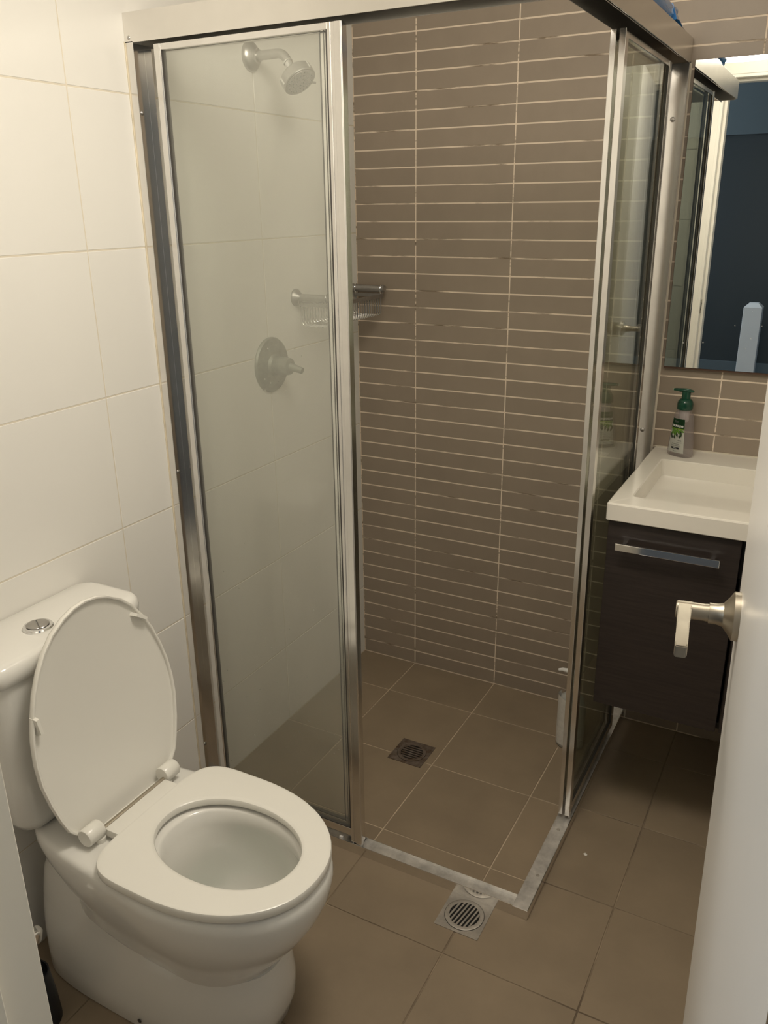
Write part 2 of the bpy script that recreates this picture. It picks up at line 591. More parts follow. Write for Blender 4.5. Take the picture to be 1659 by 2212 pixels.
# right wall and door wall (seen only in reflections)
wall_right = struct(obj('wall_right', box(RX, RX + .1, FY - .1, 0.1, -0.06, CZ), M_wgrout))
for j in range(4):
    for k in range(9):
        wd = ly[j] - ly[j + 1] - 0.0018
        h = lz[k + 1] - lz[k] - 0.0022
        o = obj('tile', box(0, 0.006, -wd / 2, wd / 2, -h / 2, h / 2, 0.0012), M_wtile, wall_right)
        o.location = (RX - 0.001, (ly[j] + ly[j + 1]) / 2, (lz[k] + lz[k + 1]) / 2)

DX0, DX1, DZ = 0.729, 1.432, 2.057      # structural opening
bm = box(-0.1, DX0, FY - .1, FY, -0.06, CZ)
box(DX1, RX + .1, FY - .1, FY, -0.06, CZ, bm=bm)
box(DX0, DX1, FY - .1, FY, DZ, CZ, bm=bm)
wall_front = struct(obj('wall_front', bm, M_plaster))
for (x0, x1) in ((0.0, 0.072), (0.072, 0.672)):
    for k in range(9):
        wd = x1 - x0 - 0.0018
        h = lz[k + 1] - lz[k] - 0.0022
        o = obj('tile', box(-wd / 2, wd / 2, 0.0, 0.006, -h / 2, h / 2, 0.0012), M_wtile, wall_front)
        o.location = ((x0 + x1) / 2, FY - .0005, (lz[k] + lz[k + 1]) / 2)
ceiling = struct(obj('ceiling', box(-0.1, RX + .1, FY - .1, 0.1, CZ, CZ + .08), M_ceil))

# hall behind the doorway
HY, HX0, HX1 = -3.6, -0.9, 2.7
struct(obj('floor', box(HX0, HX1, HY, FY - .1, -0.06, 0.0), M_carpet))
struct(obj('ceiling', box(HX0, HX1, HY, FY - .1, CZ, CZ + .08), M_ceil))
wall_hall = struct(obj('wall_hall', box(HX0, HX1, HY - .1, HY, -0.06, 1.91), M_hall))
obj('upper_panel', box(HX0, HX1, HY - .1, HY + .012, 1.91, CZ), M_hallup, wall_hall)
obj('lower_panel', box(HX0, HX1, HY - .1, HY + .012, 0.0, 0.545), M_hallup, wall_hall)
struct(obj('wall_hall_left', box(HX0 - .1, HX0, HY, FY - .1, -0.06, CZ), M_hallup))
struct(obj('wall_hall_right', box(HX1, HX1 + .1, HY, FY - .1, -0.06, CZ), M_plaster))

# door frame
JW = 0.023
trim = struct(thing('trim_1', 'cream painted door frame around the bathroom doorway', 'door frame'))
del trim['category']
for s, xa, xb in ((0, DX0, DX0 + JW), (1, DX1 - JW, DX1)):
    obj('jamb', box(xa, xb, FY - .115, FY + .012, 0, DZ - JW, 0.0015), M_trim, trim)
obj('head', box(DX0, DX1, FY - .115, FY + .012, DZ - JW, DZ, 0.0015), M_trim, trim)
obj('stop_bead', box(DX0 + JW, DX0 + JW + .012, FY - .10, FY - .04, 0, DZ - JW, 0.0015), M_trim, trim)
obj('stop_bead', box(DX0 + JW, DX1 - JW, FY - .10, FY - .04, DZ - JW - .012, DZ - JW, 0.0015), M_trim, trim)
for y0, y1 in ((FY + .0005, FY + .014), (FY - .114, FY - .1005)):
    obj('architrave', box(DX0 - .055, DX0 + .012, y0, y1, 0, DZ + .045, 0.003), M_trim, trim)
    obj('architrave', box(DX1 - .012, min(DX1 + .055, RX - .008), y0, y1, 0, DZ + .045, 0.003), M_trim, trim)
    obj('architrave', box(DX0 - .055, min(DX1 + .055, RX - .008), y0, y1, DZ - .012, DZ + .055, 0.003), M_trim, trim)
sp = obj('striker_plate', box(DX0 + JW - .001, DX0 + JW + .0012, -2.012, -1.979, 1.03, 1.095, 0.0004), M_satin, trim)
obj('latch_hole_shade', box(DX0 + JW, DX0 + JW + .0016, -2.003, -1.988, 1.045, 1.08), M_black, sp)  # black block drawn in place of the dark latch recess

# ------------------------------------------------------------------ bathroom door, swung open on the right
hinge = Vector((1.388, -1.945, 0))
latch = Vector((1.298, -1.252, 0))
ang = math.atan2(latch.y - hinge.y, latch.x - hinge.x)
dlen = (latch - hinge).length
door = thing('door_1', 'cream painted door swung open at the right edge', 'door', hinge)
struct(door)
del door['category']
door.rotation_euler = (-0.0143, 0, ang)      # tilted slightly to imitate lens distortion near the frame edge
door.location.x += 0.0149
# local x runs hinge -> latch, local +y is the face seen in the picture
obj('door_leaf', box(0, dlen, -0.036, 0, 0.012, 2.03, 0.0025, 2), M_door, door)
for z in (0.25, 1.05, 1.8):
    obj('hinge', lathe([(0.006, 0), (0.006, 0.09)], (-0.004, -0.004, z), (0, 0, 1), 12), M_satin, door, smooth=True)
hx = dlen - 0.0485
hz = 1.040
rose = obj('handle_rose', lathe([(0.0315, 0), (0.0315, 0.0075), (0.029, 0.009), (0.0235, 0.0125), (0.0155, 0.019), (0.0135, 0.026), (0.0135, 0.036), (0.0115, 0.0362), (0.0115, 0.04)], (hx, 0, hz), (0, 1, 0), 40), M_satin, door, smooth=True, angle=25)
lv = lathe([(0.0112, 0.036), (0.0112, 0.075), (0.0105, 0.0762)], (hx, 0, hz), (0, 1, 0), 32)
L1 = []
for k, (s, hw, zt, zb) in enumerate(((0.006, 0.010, 0.0105, -0.0105), (-0.012, 0.0085, 0.010, -0.0105), (-0.05, 0.0075, 0.008, -0.0105), (-0.105, 0.0075, 0.007, -0.0105), (-0.113, 0.0065, 0.006, -0.0095))):
    yc = 0.0655
    L1.append([(hx + s, yc - hw, hz + zb), (hx + s, yc + hw, hz + zb), (hx + s, yc + hw, hz + zt), (hx + s, yc - hw, hz + zt)])
lb = loft(L1)
bmesh.ops.bevel(lb, geom=lb.edges[:], offset=0.0012, segments=2, affect='EDGES')
merge(lv, lb)
obj('lever', lv, M_satin, rose, smooth=True, angle=30)
# handle on the other face of the leaf, seen in the mirror
rose2 = obj('handle_rose', lathe([(0.0315, 0), (0.0315, 0.0075), (0.0235, 0.0125), (0.0135, 0.026), (0.0135, 0.036)], (hx, -0.036, hz), (0, -1, 0), 32), M_satin, door, smooth=True)
lv = lathe([(0.0112, 0.036), (0.0112, 0.075)], (hx, -0.036, hz), (0, -1, 0), 24)
box(hx - .113, hx, -0.036 - 0.073, -0.036 - 0.058, hz - .0105, hz + .0075, 0.002, bm=lv)
obj('lever', lv, M_satin, rose2, smooth=True)
obj('latch_plate', box(dlen - .0005, dlen + .001, -0.030, -0.006, hz - .03, hz + .03), M_satin, door)

# ------------------------------------------------------------------ shower enclosure
enc = thing('shower_screen', 'corner shower screen with aluminium frame and sliding glass doors', 'shower screen', (0, 0, 0))
EY, EX = -0.914, 0.944


def extr(name, pts, lo, hi, axis, m, parent=enc, bev=0.0006):
    return obj(name, prism(pts, lo, hi, bev, axis), m, parent)


# wall channels (U profiles): pts in the two axes other than the extrusion axis
ch = extr('wall_channel', [(0.0, -0.914), (0.021, -0.914), (0.021, -0.9125), (0.003, -0.9125), (0.003, -0.8635), (0.0215, -0.8635), (0.0215, -0.862), (0.0, -0.862)], 0.018, 1.85, 'z', M_alu, bev=0.0003)
for (yy, zz) in ((-0.887, 1.722), (-0.887, 0.936), (-0.889, 0.158)):
    obj('screw_head', lathe([(0.0048, 0.0), (0.0046, 0.0015), (0.003, 0.003), (0, 0.0035)], (0.003, yy, zz), (1, 0, 0), 14), M_dullchrome, ch, smooth=True)
ch2 = extr('wall_channel', [(0.944, 0.0), (0.944, -0.019), (0.9425, -0.019), (0.9425, -0.003), (0.8985, -0.003), (0.8985, -0.019), (0.897, -0.019), (0.897, 0.0)], 0.018, 1.85, 'z', M_alu, bev=0.0003)
for zz in (1.726, 0.9367):
    obj('screw_head', lathe([(0.0062, 0.0), (0.006, 0.002), (0.004, 0.0038), (0, 0.0044)], (0.9138, -0.003, zz), (0, -1, 0), 16), M_dullchrome, ch2, smooth=True)
obj('caulk_line', box(0, 0.0014, -0.9168, -0.914, 0.0, 1.85), M_caulk, enc)
obj('caulk_line', box(0.944, 0.9465, -0.0022, 0.0, 0.0, 1.85), M_wgrout, enc)

# header rails: outer fascia, top, inner fascia and a centre rib
HZ0, HZ1 = 1.8475, 1.9015
hf = [(-0.914, HZ0), (-0.9118, HZ0), (-0.9118, HZ1 - .002), (-0.893, HZ1 - .002), (-0.893, HZ0 + .012), (-0.891, HZ0 + .012), (-0.891, HZ1 - .002), (-0.866, HZ1 - .002), (-0.866, HZ0 - .006), (-0.864, HZ0 - .006), (-0.864, HZ1), (-0.914, HZ1)]
h1 = extr('header_rail', hf, 0.0, 0.9435, 'x', M_head, bev=0.0004)
hs = [(-(a) - 0.914 + 0.944, b) for a, b in [(-0.914 - (p[0] + 0.914), p[1]) for p in hf]]
hs = [(EX - (p[0] + 0.914), p[1]) for p in hf]
h2 = extr('header_rail', hs, -0.9135, 0.0, 'y', M_head, bev=0.0004)
# a dark slot shadow plate is not needed: the rail is open underneath
obj('rivet', lathe([(0.004, 0), (0.003, 0.0012), (0, 0.0015)], (0.0115, -0.914, 1.8565), (0, -1, 0), 12), M_dullchrome, h1, smooth=True)

# sill rails
sf = [(-0.909, 0.0), (-0.909, 0.0285), (-0.9072, 0.0285), (-0.9072, 0.0185), (-0.8745, 0.0185), (-0.8745, 0.0285), (-0.8727, 0.0285), (-0.8727, 0.0)]
s1 = extr('sill_rail', sf, 0.0, 0.9015, 'x', M_alu, bev=0.0003)
obj('sill_track', box(0.0, 0.9015, -0.9071, -0.8746, 0.0185, 0.0192), M_sill, s1)
s2 = obj('sill_rail', box(0.901, 0.938, -0.909, 0.0, 0.0, 0.0262, 0.0006), M_alu, enc)
obj('sill_track', box(0.9015, 0.9368, -0.9078, 0.0, 0.0262, 0.0272, 0.0004), M_sill, s2)
for yy, rx in ((-0.62, .92), (-0.795, .924)):
    obj('screw_head', lathe([(0.0045, 0), (0.004, 0.001), (0, 0.0014)], (rx, yy, 0.027), (0, 0, 1), 12), M_steel, s2, smooth=True)


def panel(nm, along, lo, hi, c, th, z0, z1, stl, str_, railb, railt, gm, foot=0.0, flip=1):
    """framed pane; along 'x' lies at y=c (front, th towards +y), along 'y' lies at x=c"""
    def bx(a0, a1, d0, d1, zz0, zz1, bev=0.0008, bm=None):
        if along == 'x':
            return box(a0, a1, c + d0, c + d1, zz0, zz1, bev, bm=bm)
        return box(c + d0, c + d1, a0, a1, zz0, zz1, bev, bm=bm)
    bm = bx(lo, lo + stl, 0, th, z0, z1)
    bm2 = bx(hi - str_, hi, 0, th, z0 - foot, z1)
    merge(bm, bm2)
    bx(lo + stl, hi - str_, 0.0005, th - .0005, z0, z0 + railb, bm=bm)
    bx(lo + stl, hi - str_, 0.0005, th - .0005, z1 - railt, z1, bm=bm)
    fr = obj(nm, bm, M_alu, enc)
    # raised ribs on the stiles give the profile its lines
    rb = bx(hi - str_ + .006, hi - str_ + .0085, -0.0018, 0.0002, z0 - foot, z1)
    bx(hi - str_ * .5, hi - .001, -0.0018, 0.0002, z0 - foot, z1, bm=rb)
    bx(lo + .001, lo + stl - .002, -0.0014, 0.0002, z0, z1, bm=rb)
    obj('stile_rib', rb, M_alu, fr)
    sl = bx(lo + stl, lo + stl + .0025, 0.001, th - .001, z0 + railb, z1 - railt, 0)
    bx(hi - str_ - .003, hi - str_, 0.001, th - .001, z0 + railb, z1 - railt, 0, bm=sl)
    bx(lo + stl, hi - str_, 0.001, th - .001, z0 + railb, z0 + railb + .0025, 0, bm=sl)
    obj('glazing_seal', sl, M_rubber, fr)
    gp = obj('glass_pane', bx(lo + stl - .002, hi - str_ + .002, th / 2 - .002, th / 2 + .002, z0 + railb - .002, z1 - railt + .002, 0), gm, fr)
    return fr


fa = panel('sliding_door', 'x', 0.066, 0.503, -0.905, 0.011, 0.047, 1.8425, 0.018, 0.031, 0.022, 0.012, M_haze, foot=0.021)
fb = panel('sliding_door', 'x', 0.052, 0.497, -0.887, 0.011, 0.047, 1.8425, 0.018, 0.050, 0.022, 0.012, M_haze2, foot=0.021)
sa = panel('sliding_door', 'y', -0.5705, -0.125, 0.9170, 0.0115, 0.045, 1.838, 0.020, 0.024, 0.022, 0.012, M_clear)
sb = panel('sliding_door', 'y', -0.5690, -0.122, 0.9005, 0.009, 0.045, 1.838, 0.020, 0.024, 0.022, 0.012, M_clear)
# end grips on the side doors' free edges, running lower than the pane
for cx, wd, pr in ((0.9225, 0.0122, sa), (0.9045, 0.0105, sb)):
    obj('edge_strip', box(cx - wd / 2, cx + wd / 2, -0.5735, -0.5695, 0.038, 1.841, 0.0006), M_alu, pr)
    # both doors tilted inwards a few millimetres to follow the lens distortion
    pv = Vector((cx, 0, 0.9))
    pr.matrix_world = Matrix.Translation(pv) @ Matrix.Rotation(-0.0055, 4, 'Y') @ Matrix.Translation(-pv)
# guides on the sill
obj('roller_guide', box(0.437, 0.447, -0.9065, -0.896, 0.0185, 0.034, 0.001), M_spout, s1)
obj('roller_guide', box(0.928, 0.933, -0.566, -0.556, 0.027, 0.042, 0.001), M_spout, s2)

# ------------------------------------------------------------------ shower fittings
sh = thing('wall_shower', 'chrome wall shower head on a bent arm, behind the hazy glass', 'shower head', (0, -0.494, 1.876))
obj('wall_flange', lathe([(0.034, 0), (0.034, 0.003), (0.032, 0.008), (0.026, 0.014), (0.019, 0.018), (0.0155, 0.020), (0.0155, 0.026), (0.011, 0.027)], (0, 0, 0), (1, 0, 0), 36), M_dullchrome, sh, smooth=True, angle=30)
obj('arm', tube([(0.015, 0, 0), (0.05, 0, 0), (0.08, 0, 0.0005), (0.09, 0, -0.001), (0.099, 0, -0.0055), (0.1055, 0, -0.0125), (0.110, 0, -0.021)], 0.0108, 18), M_dullchrome, sh, smooth=True)
ax = Vector((0.62, -0.10, -0.78)).normalized()
p0 = Vector((0.108, 0, -0.018))
obj('swivel_nut', lathe([(0.0112, 0), (0.0118, 0.001), (0.0118, 0.004), (0.0098, 0.0045), (0.0098, 0.020), (0.0108, 0.021), (0.0108, 0.024), (0.008, 0.026)], p0, ax, 24), M_chrome, sh, smooth=True, angle=30)
p1 = p0 + ax * 0.025
hd = obj('head', lathe([(0.010, 0), (0.017, 0.004), (0.037, 0.010), (0.0412, 0.014), (0.0415, 0.034), (0.040, 0.0362), (0.036, 0.0362)], p1, ax, 44), M_dullchrome, sh, smooth=True, angle=30)
obj('spray_face', lathe([(0.0, 0.0355), (0.0362, 0.0355), (0.0358, 0.0372), (0.0, 0.0372)], p1, ax, 44), mat('spray_plate', (0.36, 0.34, 0.32, 1), 0.4, 0.3), hd, smooth=True)
u, v = frame_of(ax)
for rr, n in ((0.010, 8), (0.020, 14), (0.030, 20)):
    nb = bmesh.new()
    for k in range(n):
        a = 2 * math.pi * k / n
        lathe([(0.0013, 0.037), (0.001, 0.0388)], p1 + (u * math.cos(a) + v * math.sin(a)) * rr, ax, 6, bm=nb)
    no = obj('spray_nozzles', nb, M_rubber, hd)
    no['kind'] = 'stuff'
for a in (0.4, 2.5, 4.6):
    rdir = u * math.cos(a) + v * math.sin(a)
    obj('grip_rib', tube([p1 + rdir * 0.0405 + ax * 0.016, p1 + rdir * 0.0405 + ax * 0.033], 0.003, 8), M_chrome, hd, smooth=True)
rd = (Vector((0.3, 0.9, -0.1)) - ax * Vector((0.3, 0.9, -0.1)).dot(ax)).normalized()
obj('setting_lever', tube([p1 + rd * 0.036 + ax * 0.033, p1 + rd * 0.052 + ax * 0.035], 0.0028, 8), M_dullchrome, hd, smooth=True)

mx = thing('shower_mixer', 'round chrome shower mixer tap, its blur behind the hazy glass put into a dull colour', 'tap', (0, -0.4814, 1.128))
obj('face_plate', lathe([(0.075, 0), (0.075, 0.003), (0.072, 0.008), (0.030, 0.012), (0.026, 0.02)], (0, 0, 0), (1, 0, 0), 40), M_blurtone, mx, smooth=True, angle=30)
obj('mixer_body', lathe([(0.025, 0.01), (0.0245, 0.055), (0.022, 0.064), (0.0, 0.067)], (0, 0, 0), (1, 0, 0), 32), M_blurtone, mx, smooth=True, angle=30)
obj('mixer_lever', tube([(0.060, 0, 0), (0.078, 0.002, -0.004), (0.100, 0.004, -0.010)], 0.008, 12, radii=[0.012, 0.010, 0.0085]), M_blurtone, mx, smooth=True)

# wire soap basket on two wall posts
cd = thing('soap_basket', 'wire soap basket hung on two chrome posts on the shower wall', 'basket', (0, -0.19, 1.295))
LX = 0.111
for yy in (-0.3475 + .19, -0.033 + .19):
    ps = obj('post', lathe([(0.0105, 0.01), (0.0105, LX - .004), (0.0112, LX - .0035), (0.0112, LX), (0.0095, LX + .001), (0.0095, LX + .004), (0.0, LX + .0045)], (0, yy, 0), (1, 0, 0), 24), M_post, cd, smooth=True, angle=30)
    fs = 1.0 if yy < 0 else 0.55
    obj('wall_flange', lathe([(0.0235 * fs, 0), (0.0235 * fs, 0.004), (0.021 * fs, 0.008), (max(.0108, 0.014 * fs), 0.015), (0.0108, 0.021)], (0, yy, 0), (1, 0, 0), 28), M_post, ps, smooth=True, angle=30)
    # flat loop by which the basket hangs on the post
    for xx in (0.016, LX - .006):
        obj('hanger_loop', tube([(xx, yy + 0.012 * math.cos(a), 0.012 * math.sin(a) if math.sin(a) > 0 else 0.02 * math.sin(a)) for a in [k * math.pi / 6 for k in range(13)]], 0.0012, 6), M_chrome, ps, smooth=True)
ya, yb = -0.3475 + .19, -0.033 + .19
for xx in (0.014, LX - .004):
    obj('rim_band', box(xx - .0015, xx + .0015, ya - .004, yb + .004, -0.026, -0.0145, 0.0004), M_post, cd)
for yy in (ya, yb):
    obj('rim_band', box(0.014, LX - .004, yy - .0012, yy + .0012, -0.024, -0.0145, 0.0004), M_post, cd)
nW = 22
wire0 = None
for k in range(nW):
    yy = ya + 0.006 + (yb - ya - 0.012) * k / (nW - 1)
    if wire0 is None:
        wire0 = obj('wire', tube([(0.0155, 0, -0.018), (0.0155, 0, -0.066), (0.018, 0, -0.074), (0.025, 0, -0.078), (LX - .016, 0, -0.078), (LX - .009, 0, -0.074), (LX - .0065, 0, -0.066), (LX - .0065, 0, -0.018)], 0.0014, 6), M_chrome, cd, smooth=True)
        q = wire0
    else:
        q = wire0.copy(); link(q, cd)
    q.location = (0, yy, 0)
for xx in (0.035, 0.06, 0.085):
    obj('cross_wire', tube([(xx, ya + .002, -0.0795), (xx, yb - .002, -0.0795)], 0.0014, 6), M_chrome, cd, smooth=True)


# floor drains
def drain(name, label, cx, cy, size, m, rot, slots, ringr):
    d = thing(name, label, 'drain', (cx, cy, 0), 'square floor drains')
    s = size / 2
    # square plate with a round hole
    bm = bmesh.new()
    n = 48
    outer, inner = [], []
    for k in range(n):
        a = 2 * math.pi * k / n
        c, sn = math.cos(a), math.sin(a)
        q = s / max(abs(c), abs(sn))
        outer.append((c * q, sn * q)); inner.append((c * ringr, sn * ringr))
    for zz, flip in ((0.0016, 0),):
        vo = [bm.verts.new((x, y, zz)) for x, y in outer]
        vi = [bm.verts.new((x, y, zz)) for x, y in inner]
        ob = [bm.verts.new((x, y, 0.0)) for x, y in outer]
        ib = [bm.verts.new((x, y, 0.0)) for x, y in inner]
        for k in range(n):
            k2 = (k + 1) % n
            bm.faces.new((vo[k], vo[k2], vi[k2], vi[k]))
            bm.faces.new((ob[k], ob[k2], vo[k2], vo[k]))
            bm.faces.new((vi[k], vi[k2], ib[k2], ib[k]))
    obj('frame_plate', bm, m, d)
    obj('waste_hole_shade', lathe([(0.0, 0.0004), (ringr, 0.0004), (ringr, 0.0002), (0, 0.0002)], (0, 0, 0), (0, 0, 1), 40), M_black, d)  # black disc painted in for the darkness below the slots
    # round grate: rim ring plus bars between slots
    R_ = ringr - 0.0012
    bm = lathe([(R_, 0.0005), (R_, 0.0026), (R_ - .0015, 0.003), (R_ * .78, 0.0028), (R_ * .78, 0.0005)], (0, 0, 0), (0, 0, 1), 48, caps=False)
    ri = R_ * 0.80
    pitch = 2 * ri / slots
    for k in range(slots + 1):
        t = -ri + k * pitch
        hw = pitch * 0.24
        if abs(t) > ri - .0005: continue
        ln = math.sqrt(max(0, ri * ri - (abs(t)) ** 2))
        box(-ln, ln, t - hw, t + hw, 0.0006, 0.0027, 0.0003, bm=bm)
    g = obj('grate', bm, m, d, smooth=True, angle=30)
    g.rotation_euler = (0, 0, rot)
    return d


drain('floor_drain', 'dark stained square drain in the shower floor', 0.427, -0.473, 0.107, M_oldsteel, 0.0, 7, 0.044)
drain('floor_drain', 'steel square drain outside the shower, beside the sill', 0.806, -0.962, 0.106, M_steel, math.radians(80), 8, 0.046)

# pump bottle on the shower floor behind the side door
sb_ = thing('shampoo_bottle', 'grey labelled pump bottle on the shower floor by the side door', 'bottle', (0.831, -0.222, 0))
rg = []
for z, rx, ry in ((0, 0.036, 0.024), (0.004, 0.040, 0.027), (0.05, 0.041, 0.028), (0.14, 0.040, 0.027), (0.17, 0.034, 0.025), (0.185, 0.017, 0.017), (0.195, 0.013, 0.013)):
    rg.append([(rx * math.cos(a), ry * math.sin(a), z) for a in [2 * math.pi * k / 28 for k in range(28)]])
obj('bottle_body', loft(rg), M_sham, sb_, smooth=True, angle=50)
rg = []
for z in (0.012, 0.165):
    rg.append([(0.0415 * math.cos(a), 0.0285 * math.sin(a), z - (0.02 * math.cos(a) * .5 if z > .1 else 0)) for a in [math.radians(150 + 240 * k / 24) for k in range(25)]])
bm = bmesh.new()
A_ = [[bm.verts.new(p) for p in r] for r in rg]
for k in range(24): bm.faces.new((A_[0][k], A_[0][k + 1], A_[1][k + 1], A_[1][k]))
obj('bottle_label', bm, M_shamlab, sb_, smooth=True)
pm = lathe([(0.014, 0.19), (0.0145, 0.21), (0.006, 0.213), (0.005, 0.245)], (0, 0, 0), (0, 0, 1), 20)
tube([(0.008, 0, 0.25), (-0.012, 0, 0.252), (-0.035, 0.0, 0.252), (-0.046, 0.0, 0.248)], 0.006, 12, bm=pm, radii=[0.008, 0.008, 0.0055, 0.0045])
obj('pump', pm, M_spout, sb_, smooth=True, angle=40)

# blue roll of plastic bags lying on the side header
bg = thing('bag_roll', 'roll of blue plastic bags with a loose end on the screen header', 'bag', (0.922, -0.33, HZ1))
rr = []
for k in range(21):
    t = k / 20
    y = -0.27 + 0.42 * t
    rad = 0.021 - 0.004 * t
    ring = []
    for j in range(20):
        a = 2 * math.pi * j / 20
        wob = 1 + 0.10 * math.sin(3 * a + 5 * t) + 0.06 * math.sin(7 * a - 9 * t)
        ring.append((rad * math.cos(a) * wob * .95, y, 0.021 + rad * math.sin(a) * wob * .95))
    rr.append(ring)
obj('roll', loft(rr), M_bag, bg, smooth=True, angle=60)
rr = []
for k in range(13):
    t = k / 12
    y = 0.10 + 0.16 * t
    hw = 0.024 - 0.010 * t * t
    top = 0.040 - 0.034 * t ** 1.1
    ring = [(-hw, y + .004, 0.001), (-hw * .5, y, top * .75 + .002 * math.sin(9 * t)), (0.0, y, top), (hw * .55, y, top * .8 + .002 * math.cos(11 * t)), (hw, y - .003, 0.004 + .002 * math.sin(8 * t)), (0, y, 0.0005)]
    rr.append(ring)
obj('loose_end', loft(rr), M_bag, bg, smooth=True, angle=60)

# ------------------------------------------------------------------ mirror
mir = thing('wall_mirror', 'frameless rectangular wall mirror above the basin', 'mirror', (0.955, 0, 1.1145))
MW, MH = 0.60, 0.7385
obj('backing_board', box(0.0, MW, -0.0125, 0.0, 0, MH, 0.0008), M_mback, mir)
obj('mirror_glass', box(0.0015, MW - .0015, -0.0155, -0.0125, 0.006, MH - .001, 0.0), M_mirror, mir)

# ------------------------------------------------------------------ vanity
vx0, vx1, vy = 0.951, 1.56, -0.527
ZT, ZB = 0.893, 0.850
bas = thing('vanity_basin', 'white rectangular ceramic basin top on the dark cabinet', 'basin', (vx0, 0, ZB))


def rrect(x0, x1, y0, y1, z, r, n=5):
    pts = []
    for cx, cy, a0 in ((x1 - r, y1 - r, 0), (x0 + r, y1 - r, 90), (x0 + r, y0 + r, 180), (x1 - r, y0 + r, 270)):
        for k in range(n + 1):
            a = math.radians(a0 + 90 * k / n)
            pts.append((cx + r * math.cos(a), cy + r * math.sin(a), z))
    return pts


W_ = vx1 - vx0
DP = -vy
zt = ZT - ZB
ix0, ix1, iy0, iy1 = 0.044, W_ - 0.044, -0.4585, -0.121
rings = [rrect(0.002, W_ - .002, -DP + .002, 0, 0, .004), rrect(0, W_, -DP, 0, 0.002, .005), rrect(0, W_, -DP, 0, zt - .004, .005),
         rrect(0.0015, W_ - .0015, -DP + .0015, 0, zt - .001, .005), rrect(0.004, W_ - .004, -DP + .004, -.001, zt, .005),
         rrect(ix0 - .003, ix1 + .003, iy0 - .003, iy1 + .003, zt, .012), rrect(ix0, ix1, iy0, iy1, zt - .002, .010),
         rrect(ix0 + .004, ix1 - .004, iy0 + .006, iy1 - .004, zt - .045, .010), rrect(ix0 + .012, ix1 - .012, iy0 + .02, iy1 - .012, zt - .068, .012),
         rrect(ix0 + .03, ix1 - .03, iy0 + .05, iy1 - .03, zt - .074, .02), rrect(.28, .33, -.24, -.19, zt - .078, .024)]
obj('basin_body', loft(rings, True, True), M_basin, bas, smooth=True, angle=17)
# hidden underside bowl of the cavity is inside the cabinet
wst = obj('waste', lathe([(0.022, 0.0), (0.030, 0.0015), (0.030, 0.003), (0.022, 0.0035), (0.019, 0.001), (0.0, 0.001)], (0.305, -0.215, zt - .0775), (0, 0, 1), 28), M_dullchrome, bas, smooth=True, angle=30)
obj('waste_hole_shade', lathe([(0.0, 0.0), (0.018, 0.0), (0.018, 0.0006), (0, 0.0006)], (0.305, -0.215, zt - .0775 + .0012), (0, 0, 1), 20), M_black, wst)  # black disc, the dark of the outlet put into colour
tp = obj('basin_tap', lathe([(0.024, 0), (0.024, 0.004), (0.020, 0.006), (0.020, 0.10), (0.018, 0.105), (0, 0.107)], (0.40, -0.06, zt), (0, 0, 1), 28), M_chrome, bas, smooth=True, angle=30)
obj('tap_spout', tube([(0.40, -0.07, zt + .08), (0.40, -0.13, zt + .082), (0.40, -0.175, zt + .076), (0.40, -0.18, zt + .066)], 0.011, 14), M_chrome, tp, smooth=True)
obj('caulk_line', box(0.0, W_, -0.004, 0.0, zt, zt + .003), M_wgrout, bas)

vc = thing('vanity_cabinet', 'dark wood wall hung vanity cabinet under the white basin', 'cabinet', (vx0, 0, 0.36))
cw = W_ - 0.006
bm = box(0.005, 0.021, -0.497, -0.002, 0.0, ZB - .36, 0.0005)
box(cw - .016, cw, -0.497, -0.002, 0.0, ZB - .36, 0.0005, bm=bm)
box(0.021, cw - .016, -0.497, -0.002, 0.0, 0.016, 0.0005, bm=bm)
box(0.021, cw - .016, -0.497, -0.480, ZB - .36 - .10, ZB - .36, 0.0005, bm=bm)
box(0.021, cw - .016, -0.018, -0.002, 0.0, ZB - .36, 0.0005, bm=bm)
box(0.298, 0.310, -0.497, -0.03, 0.016, ZB - .36 - .1, bm=bm)
obj('carcass', bm, M_woodedge, vc)
for k, (x0, x1) in enumerate(((0.005, 0.2935), (0.3015, cw))):
    dr = obj('cabinet_door', box(x0, x1, -0.516, -0.498, 0.0, ZB - .36 - .004, 0.0012), M_wood, vc)
    a, b = (0.031, 0.257) if k == 0 else (0.345, 0.571)
    hb = box(a, b, -0.547, -0.540, 0.4265, 0.4440, 0.0012, 2)
    box(a + .012, a + .022, -0.541, -0.5155, 0.430, 0.440, 0.0005, bm=hb)
    box(b - .022, b - .012, -0.541, -0.5155, 0.430, 0.440, 0.0005, bm=hb)
    obj('bar_handle', hb, M_chrome, dr)

# ------------------------------------------------------------------ foaming soap bottle
sp_ = thing('soap_bottle', 'clear foam soap bottle with green pump and white label on the basin', 'bottle', (1.029, -0.062, ZT))
sp_.rotation_euler = (0, 0, math.radians(-28))     # label side faces local -y
SEG = 32
prof = [(0, 0.030, 0.019), (0.002, 0.0345, 0.0225), (0.008, 0.0362, 0.0238), (0.04, 0.0335, 0.0226), (0.075, 0.0300, 0.0212), (0.100, 0.0275, 0.0205), (0.113, 0.0240, 0.0195), (0.120, 0.0190, 0.0175), (0.124, 0.0165, 0.0160), (0.130, 0.0160, 0.0155)]


def brad(z):
    for (a, ra, sa_), (b, rb_, sb2) in zip(prof, prof[1:]):
        if a <= z <= b:
            t = (z - a) / (b - a)
            return ra + (rb_ - ra) * t, sa_ + (sb2 - sa_) * t
    return prof[-1][1:]


def ring(z, sc=1.0, n=SEG):
    rx, ry = brad(z)
    return [(rx * sc * math.copysign(abs(math.cos(a)) ** .85, math.cos(a)), ry * sc * math.copysign(abs(math.sin(a)) ** .85, math.sin(a)), z) for a in [2 * math.pi * k / n for k in range(n)]]


